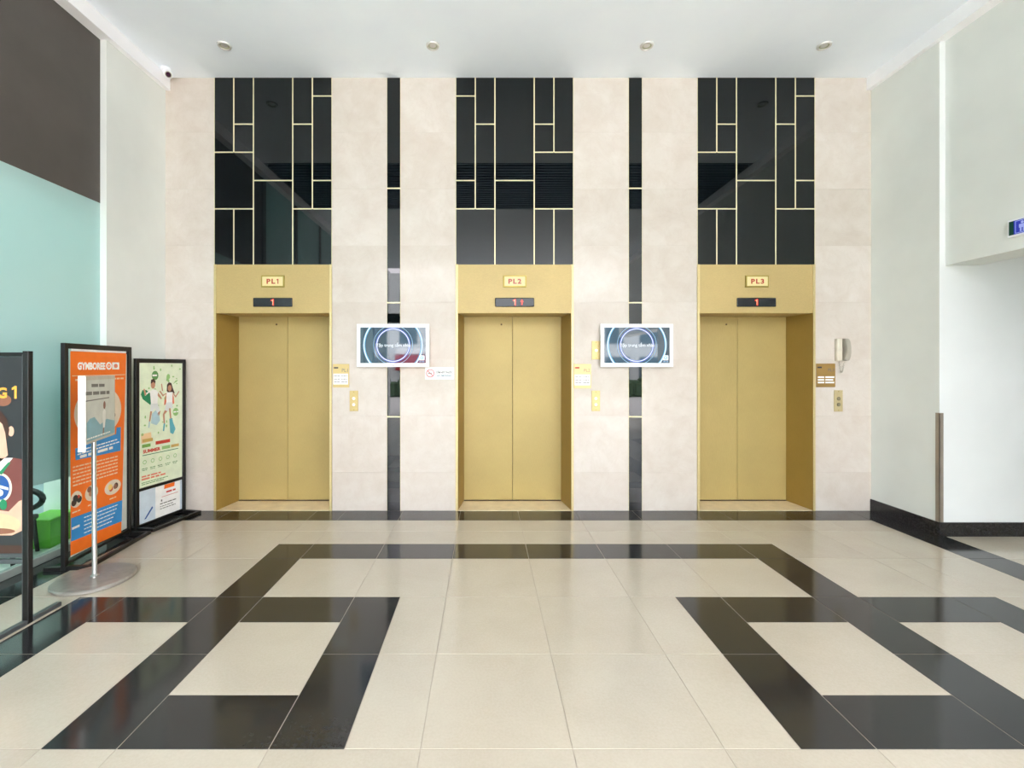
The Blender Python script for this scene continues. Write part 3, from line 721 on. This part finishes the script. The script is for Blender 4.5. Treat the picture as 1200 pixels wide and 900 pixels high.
# two jumping children, flat print
B().flat(((-0.112, 1.27), (-0.10, 1.155), (-0.03, 1.155), (-0.022, 1.262), (-0.05, 1.29), (-0.085, 1.292)), y2).flat(((-0.112, 1.27), (-0.165, 1.232), (-0.15, 1.262), (-0.105, 1.287)), y2).build('figure_shirt', 'p_shirt', ps)
B().flat(((-0.105, 1.155), (-0.11, 1.085), (-0.075, 1.08), (-0.062, 1.11), (-0.03, 1.06), (-0.002, 1.08), (-0.028, 1.155)), y3).build('figure_shorts', 'p_shorts', ps)
B().disc(-0.078, 1.335, 0.024, y2, 0.036, 14).flat(((-0.165, 1.232), (-0.18, 1.30), (-0.168, 1.302), (-0.148, 1.25)), y2 - 0.0002).flat(((-0.108, 1.085), (-0.122, 0.99), (-0.108, 0.99), (-0.088, 1.083)), y2).flat(((-0.025, 1.07), (-0.03, 1.04), (-0.01, 1.03), (0.004, 1.08)), y2).flat(((-0.022, 1.262), (0.02, 1.20), (0.01, 1.19), (-0.03, 1.23)), y2).build('figure_skin', 'p_skin', ps)
B().flat(((-0.104, 1.345), (-0.1, 1.385), (-0.07, 1.395), (-0.052, 1.37), (-0.055, 1.345), (-0.075, 1.365)), y3).build('figure_hair', 'p_hair', ps)
B().flat(((-0.122, 0.99), (-0.13, 0.93), (-0.118, 0.93), (-0.108, 0.99)), y2).flat(((-0.09, 1.06), (-0.10, 0.97), (-0.04, 0.945), (0.0, 0.985), (-0.01, 1.04), (-0.05, 1.09)), y2).build('splash_print', 'p_splash', ps)
B().flat(((0.070, 1.155), (0.072, 1.255), (0.145, 1.255), (0.140, 1.155)), y2).build('figure_shirt', 'p_shirt', ps)
B().flat(((0.052, 1.08), (0.066, 1.155), (0.142, 1.155), (0.146, 1.09), (0.105, 1.10), (0.09, 1.065)), y3).build('figure_shorts', 'p_shorts', ps)
B().flat(((0.05, 1.20), (0.045, 1.13), (0.07, 1.14), (0.07, 1.24)), y1).flat(((0.14, 1.13), (0.165, 1.14), (0.16, 1.2), (0.145, 1.24)), y1).build('cape_print', 'p_coral', ps)
B().flat(((0.075, 1.27), (0.078, 1.33), (0.10, 1.355), (0.13, 1.345), (0.145, 1.30), (0.17, 1.24), (0.14, 1.25), (0.10, 1.24)), y2 + 0.0002).build('figure_hair', 'p_hair', ps)
B().disc(0.110, 1.295, 0.022, y2, 0.032, 14).flat(((0.072, 1.25), (0.03, 1.215), (-0.01, 1.27), (0.002, 1.275), (0.032, 1.235), (0.072, 1.235)), y3).flat(((0.02, 1.27), (0.01, 1.34), (0.02, 1.345), (0.032, 1.272)), y3).flat(((0.145, 1.24), (0.18, 1.195), (0.225, 1.255), (0.218, 1.262), (0.18, 1.215), (0.147, 1.252)), y3).flat(((0.055, 1.085), (0.03, 1.04), (0.04, 0.95), (0.055, 0.95), (0.05, 1.04), (0.085, 1.07)), y2).flat(((0.10, 1.095), (0.115, 0.99), (0.13, 0.985), (0.12, 1.095)), y2).build('figure_skin', 'p_skin', ps)
B().flat(((0.04, 0.95), (0.03, 0.88), (0.045, 0.875), (0.058, 0.95)), y2).flat(((0.105, 0.99), (0.115, 0.85), (0.15, 0.83), (0.18, 0.88), (0.15, 0.95), (0.14, 0.995)), y2).build('splash_print', 'p_teal', ps)
B().flat(((-0.20, 0.79), (-0.205, 0.88), (-0.10, 0.885), (-0.09, 0.80)), y1).build('speech_blob', 'p_peach', ps)
B().words(-0.19, -0.08, 0.80, 0.03, y2, 0, rr).build('print_lines', 'p_text_gold', ps)
B().words(-0.195, -0.06, 0.750, 0.030, y2, 0, rr).build('print_lines', 'p_text_green', ps); B().words(-0.05, 0.115, 0.757, 0.032, y2, 0, rr).build('print_lines', 'p_text_red', ps)
lettering('headline', 'SUMMER', -0.090, 0.712, y2, 'p_text_red', ps, width=0.19, height=0.034, bold=0.05)
B().words(0.02, 0.115, 0.698, 0.032, y2, 0, rr).build('print_lines', 'p_leaf_green', ps); B().words(0.125, 0.22, 0.70, 0.028, y2, 0, rr).build('print_lines', 'p_text_gold', ps)
B().frect(-0.19, 0.212, 0.674, 0.681, y1).build('rule', 'p_deep_green', ps)
q = B(); qq = B()
for k in range(5):
    x = -0.166 + 0.085 * k; q.ring(x, 0.612, 0.014, 0.020, y1, 14); qq.words(x - 0.03, x + 0.03, 0.548, 0.007, y1, 0, rr); qq.words(x - 0.025, x + 0.025, 0.534, 0.006, y1, 0, rr)
q.build('icon_print', 'p_leaf_green', ps); qq.build('print_lines', 'p_mid_green', ps)
q = B(); q.words(-0.198, 0.02, 0.472, 0.014, y1, 0, rr); q.words(-0.198, 0.06, 0.446, 0.016, y1, 0, rr); q.build('print_lines', 'p_coral', ps)
q = B(); q.words(-0.198, 0.09, 0.418, 0.007, y1, 0, rr); q.words(-0.198, 0.04, 0.402, 0.007, y1, 0, rr); q.build('print_lines', 'p_mid_green', ps)
lw = B().xz([(-0.226, 0.042), (0.262, 0.046), (0.262, 0.35), (-0.226, 0.35)], -0.004, -0.002).build('lower_panel', 'p_pale_blue', r)
B().xz([(-0.05, 0.046), (0.235, 0.05), (0.235, 0.345), (-0.05, 0.345)], -0.006, -0.0045).build('lower_sheet', 'paper_white', r)
B().flat(((-0.17, 0.075), (-0.15, 0.075), (-0.075, 0.16), (-0.085, 0.175)), -0.0048).build('swoosh_print', 'p_navy', lw)
B().flat(((0.045, 0.305), (0.165, 0.305), (0.17, 0.345), (0.05, 0.345)), -0.0068).build('label_print', 'p_orange', lw)
q = B(); q.words(0.07, 0.18, 0.262, 0.016, -0.0068, 0, rr); q.frect(0.02, 0.21, 0.232, 0.236, -0.0068); q.build('print_lines', 'p_text_red', lw)
q = B(); q.words(0.0, 0.2, 0.165, 0.010, -0.0068, 0, rr); q.words(0.0, 0.16, 0.14, 0.007, -0.0068, 0, rr); q.words(0.0, 0.18, 0.118, 0.007, -0.0068, 0, rr); q.frect(0.01, 0.025, 0.19, 0.21, -0.0068); q.build('print_lines', 'print_grey', lw)

# dark food poster, faces the hall, partly past the picture's edge
r = root('poster_stand', (-2.99, 2.70, 0), 0, 'dark poster stand with a boy’s portrait under orange lettering', 'poster stand')
for xa in (-0.325, 0.285):
    B().box(xa, xa + 0.034, -0.015, 0.017, 0, 1.60, 0.002).build('post', 'black_frame', r)
    B().box(xa, xa + 0.034, -0.20, -0.0155, 0, 0.026, 0.003).box(xa, xa + 0.034, 0.0175, 0.20, 0, 0.026, 0.003).build('foot', 'grey_frame', r)
    B().box(xa + (0.0 if xa > 0 else 0.030), xa + (0.004 if xa > 0 else 0.034), -0.017, -0.015, 0.02, 1.58).build('edge_strip', 'grey_frame', r)
for z in (1.58, 0.400, 0.365): B().box(-0.291, 0.285, -0.012, 0.012, z - 0.012, z + 0.012, 0.002).build('rail', 'black_frame' if z > 1 else 'grey_frame', r)
ps = B().box(-0.291, 0.284, -0.008, -0.003, 0.413, 1.567).build('poster', 'p_charcoal', r)
y1, y2, y3, y4 = -0.0088, -0.0096, -0.0104, -0.0112
lettering('headline', 'TẦNG', 0.190, 1.372, y2, 'text_orange', ps, height=0.098, bold=0.035, align='R')
one(0.235, 1.358, 0.074, y2, 'headline', 'text_orange', ps)
B().disc(0.165, 1.312, 0.05, y1, 0.035).build('lamp_glow_print', 'p_brown_print', ps)
B().flat([(0.03, 1.12), (0.018, 1.19), (0.045, 1.245), (0.10, 1.265), (0.155, 1.25), (0.19, 1.20), (0.205, 1.14), (0.196, 1.085), (0.185, 1.10), (0.172, 1.165), (0.15, 1.185), (0.09, 1.19), (0.05, 1.17)], y3).build('hair_print', 'p_hair', ps)
B().flat([(0.03, 1.06), (0.05, 1.17), (0.10, 1.215), (0.155, 1.20), (0.18, 1.12), (0.188, 1.06), (0.196, 0.99), (0.15, 0.95), (0.08, 0.95), (0.05, 1.0)], y2).disc(0.214, 1.130, 0.018, y2, 0.030, 14).build('face_print', 'p_face', ps)
q = B().disc(0.075, 1.12, 0.010, y3, 0.006, 12).disc(0.135, 1.12, 0.010, y3, 0.006, 12).build('eye_print', 'p_hair', ps)
B().flat([(0.075, 1.035), (0.105, 1.025), (0.13, 1.035), (0.105, 1.045)], y3).build('mouth_print', 'p_text_red', ps)
B().flat([(-0.10, 0.70), (-0.09, 0.93), (0.0, 0.97), (0.225, 0.975), (0.284, 0.965), (0.284, 0.66), (0.1, 0.62)], y1).build('jersey_print', 'p_maroon', ps)
B().flat([(0.03, 0.97), (0.08, 0.88), (0.13, 0.86), (0.225, 0.974)], y2).build('collar_print', 'p_shirt', ps)
B().flat([(0.14, 0.885), (0.16, 0.875), (0.212, 0.945), (0.20, 0.95)], y3).build('collar_stripe', 'p_deep_green', ps)
B().disc(0.152, 0.800, 0.068, y2, 0.085).build('emblem', 'p_cream_print', ps); B().disc(0.150, 0.800, 0.056, y3, 0.072).build('emblem_field', 'p_navy', ps)
B().flat([(0.10, 0.83), (0.2, 0.80), (0.2, 0.785), (0.10, 0.81)], y4).disc(0.15, 0.77, 0.02, y4).build('emblem_mark', 'p_shirt', ps)
B().disc(0.17, 0.70, 0.022, y3, 0.032, 14).build('leaf_print', 'p_deep_green', ps)
B().flat([(0.05, 0.62), (0.12, 0.67), (0.20, 0.66), (0.26, 0.72), (0.284, 0.73), (0.284, 0.55), (0.22, 0.52), (0.1, 0.52)], y2).build('hand_print', 'p_face', ps)
B().disc(0.14, 0.585, 0.13, y3, 0.062).build('bun_print', 'p_bun', ps); B().disc(0.13, 0.545, 0.11, y4, 0.018).build('filling_print', 'p_brown_print', ps)
B().flat([(-0.29, 0.415), (0.284, 0.415), (0.284, 0.46), (-0.29, 0.47)], y2).build('table_print', 'p_hair', ps)

# round-based pole sign
r = root('pole_sign', (-2.757, 3.245, 0), R(112), 'steel pole sign on a round plate with a tilted notice board', 'sign stand')
B().lathe([(0.0005, 0.0), (0.234, 0.0), (0.240, 0.006), (0.240, 0.018), (0.232, 0.026), (0.05, 0.030), (0.0005, 0.030)], 64).build('base_plate', 'disc_steel', r, True)
B().lathe([(0.026, 0.028), (0.026, 0.036), (0.016, 0.044), (0.014, 0.044)], 20).build('flange', 'steel', r, True)
B().cyl((0, 0, 0.030), (0.045, 0.020, 1.02), 0.0145, n=18).build('pole', 'steel', r, True)
x0, x1, z0, z1 = -0.160, 0.375, 0.978, 1.442
bd = B().box(x0, x1, -0.004, 0.032, z0, z1, 0.003).build('board', 'p_sand', r)
B().xz([(x0 - 0.004, z0 - 0.045), (x0, z0 - 0.045), (x0, z1 + 0.004), (x0 - 0.004, z1 + 0.004)], -0.006, 0.036).build('side_plate', 'paper_white', bd)
y1, y2, y3 = -0.0052, -0.0060, -0.0068
B().frect(x0 + 0.012, x1 - 0.016, z0 + 0.018, z1 - 0.026, y1).build('notice_sheet', 'p_sheet_grey', bd)
q = B(); q.words(-0.07, 0.16, 1.365, 0.022, y2, -0.03, rr); q.words(-0.165, 0.255, 1.310, 0.024, y2, -0.03, rr); q.frect(-0.165, 0.25, 1.272, 1.279, y2); q.build('print_lines', 'print_grey', bd)
B().flat([(x0 + 0.012, z0 + 0.018), (x1 - 0.016, z0 + 0.018), (x1 - 0.016, 1.09), (0.2, 1.12), (0.08, 1.09), (-0.02, 1.155), (-0.1, 1.15), (x0 + 0.012, 1.125)], y2).build('wave_print', 'p_wave', bd)
B().flat([(0.12, 1.13), (0.125, 1.18), (0.15, 1.2), (0.18, 1.18), (0.175, 1.11), (0.16, 1.06), (0.13, 1.06)], y3).build('figure_shirt', 'p_shirt', bd)
B().disc(0.155, 1.225, 0.022, y3, 0.030, 12).flat([(0.13, 1.06), (0.12, 1.01), (0.14, 1.0), (0.15, 1.06)], y3).build('figure_skin', 'p_brown_print', bd)
B().words(-0.15, 0.27, 1.01, 0.010, y3, 0, rr).build('print_lines', 'print_white', bd)

# things behind the clear foot of the glass partition
r = root('storage_box', (-3.72, 3.93, 0), R(8), 'lime green storage box behind the glass partition', 'box')
B().prism([(-0.10, -0.14), (0.10, -0.14), (0.10, 0.14), (-0.10, 0.14)], 0, 0.215).build('body', 'p_lime_box', r)
B().box(-0.11, 0.11, -0.15, 0.15, 0.215, 0.245, 0.006).build('lid', 'p_lime_box', r)
r = root('low_chair', (-3.74, 3.55, 0), R(20), 'low black plastic chair with loop armrest behind the glass partition', 'chair')
B().box(-0.16, 0.16, -0.17, 0.17, 0.27, 0.31, 0.015, 2).build('seat', 'black_frame', r)
B().box(-0.18, -0.14, -0.16, 0.16, 0.31, 0.60, 0.015, 2).build('backrest', 'black_frame', r)
for s in (-1, 1):
    B().tube([(0.02 + 0.15 * math.cos(a * 2 * math.pi / 24), s * 0.19, 0.42 + 0.085 * math.sin(a * 2 * math.pi / 24)) for a in range(24)], 0.022, 8, True).build('armrest', 'black_frame', r, True)
    B().box(-0.02, 0.06, s * 0.19 - 0.02, s * 0.19 + 0.02, 0.29, 0.345).build('arm_post', 'black_frame', r)
    for x in (-0.13, 0.13): B().cyl((x * 1.15, s * 0.16, 0), (x, s * 0.14, 0.28), 0.014, 0.018, 12).build('leg', 'black_frame', r)
r = root('low_partition', (-4.25, 3.2, 0), 0, 'pale blue low cabinet standing behind the glass partition', 'cabinet')
B().box(-0.2, 0.0, -1.2, 1.25, 0.05, 0.62, 0.004).build('body', 'p_pale_blue', r)
B().box(-0.21, 0.01, -1.21, 1.26, 0.62, 0.65, 0.004).build('top', 'p_sheet_grey', r)
B().box(-0.19, -0.02, -1.19, 1.24, 0.0, 0.05).build('plinth', 'print_grey', r)
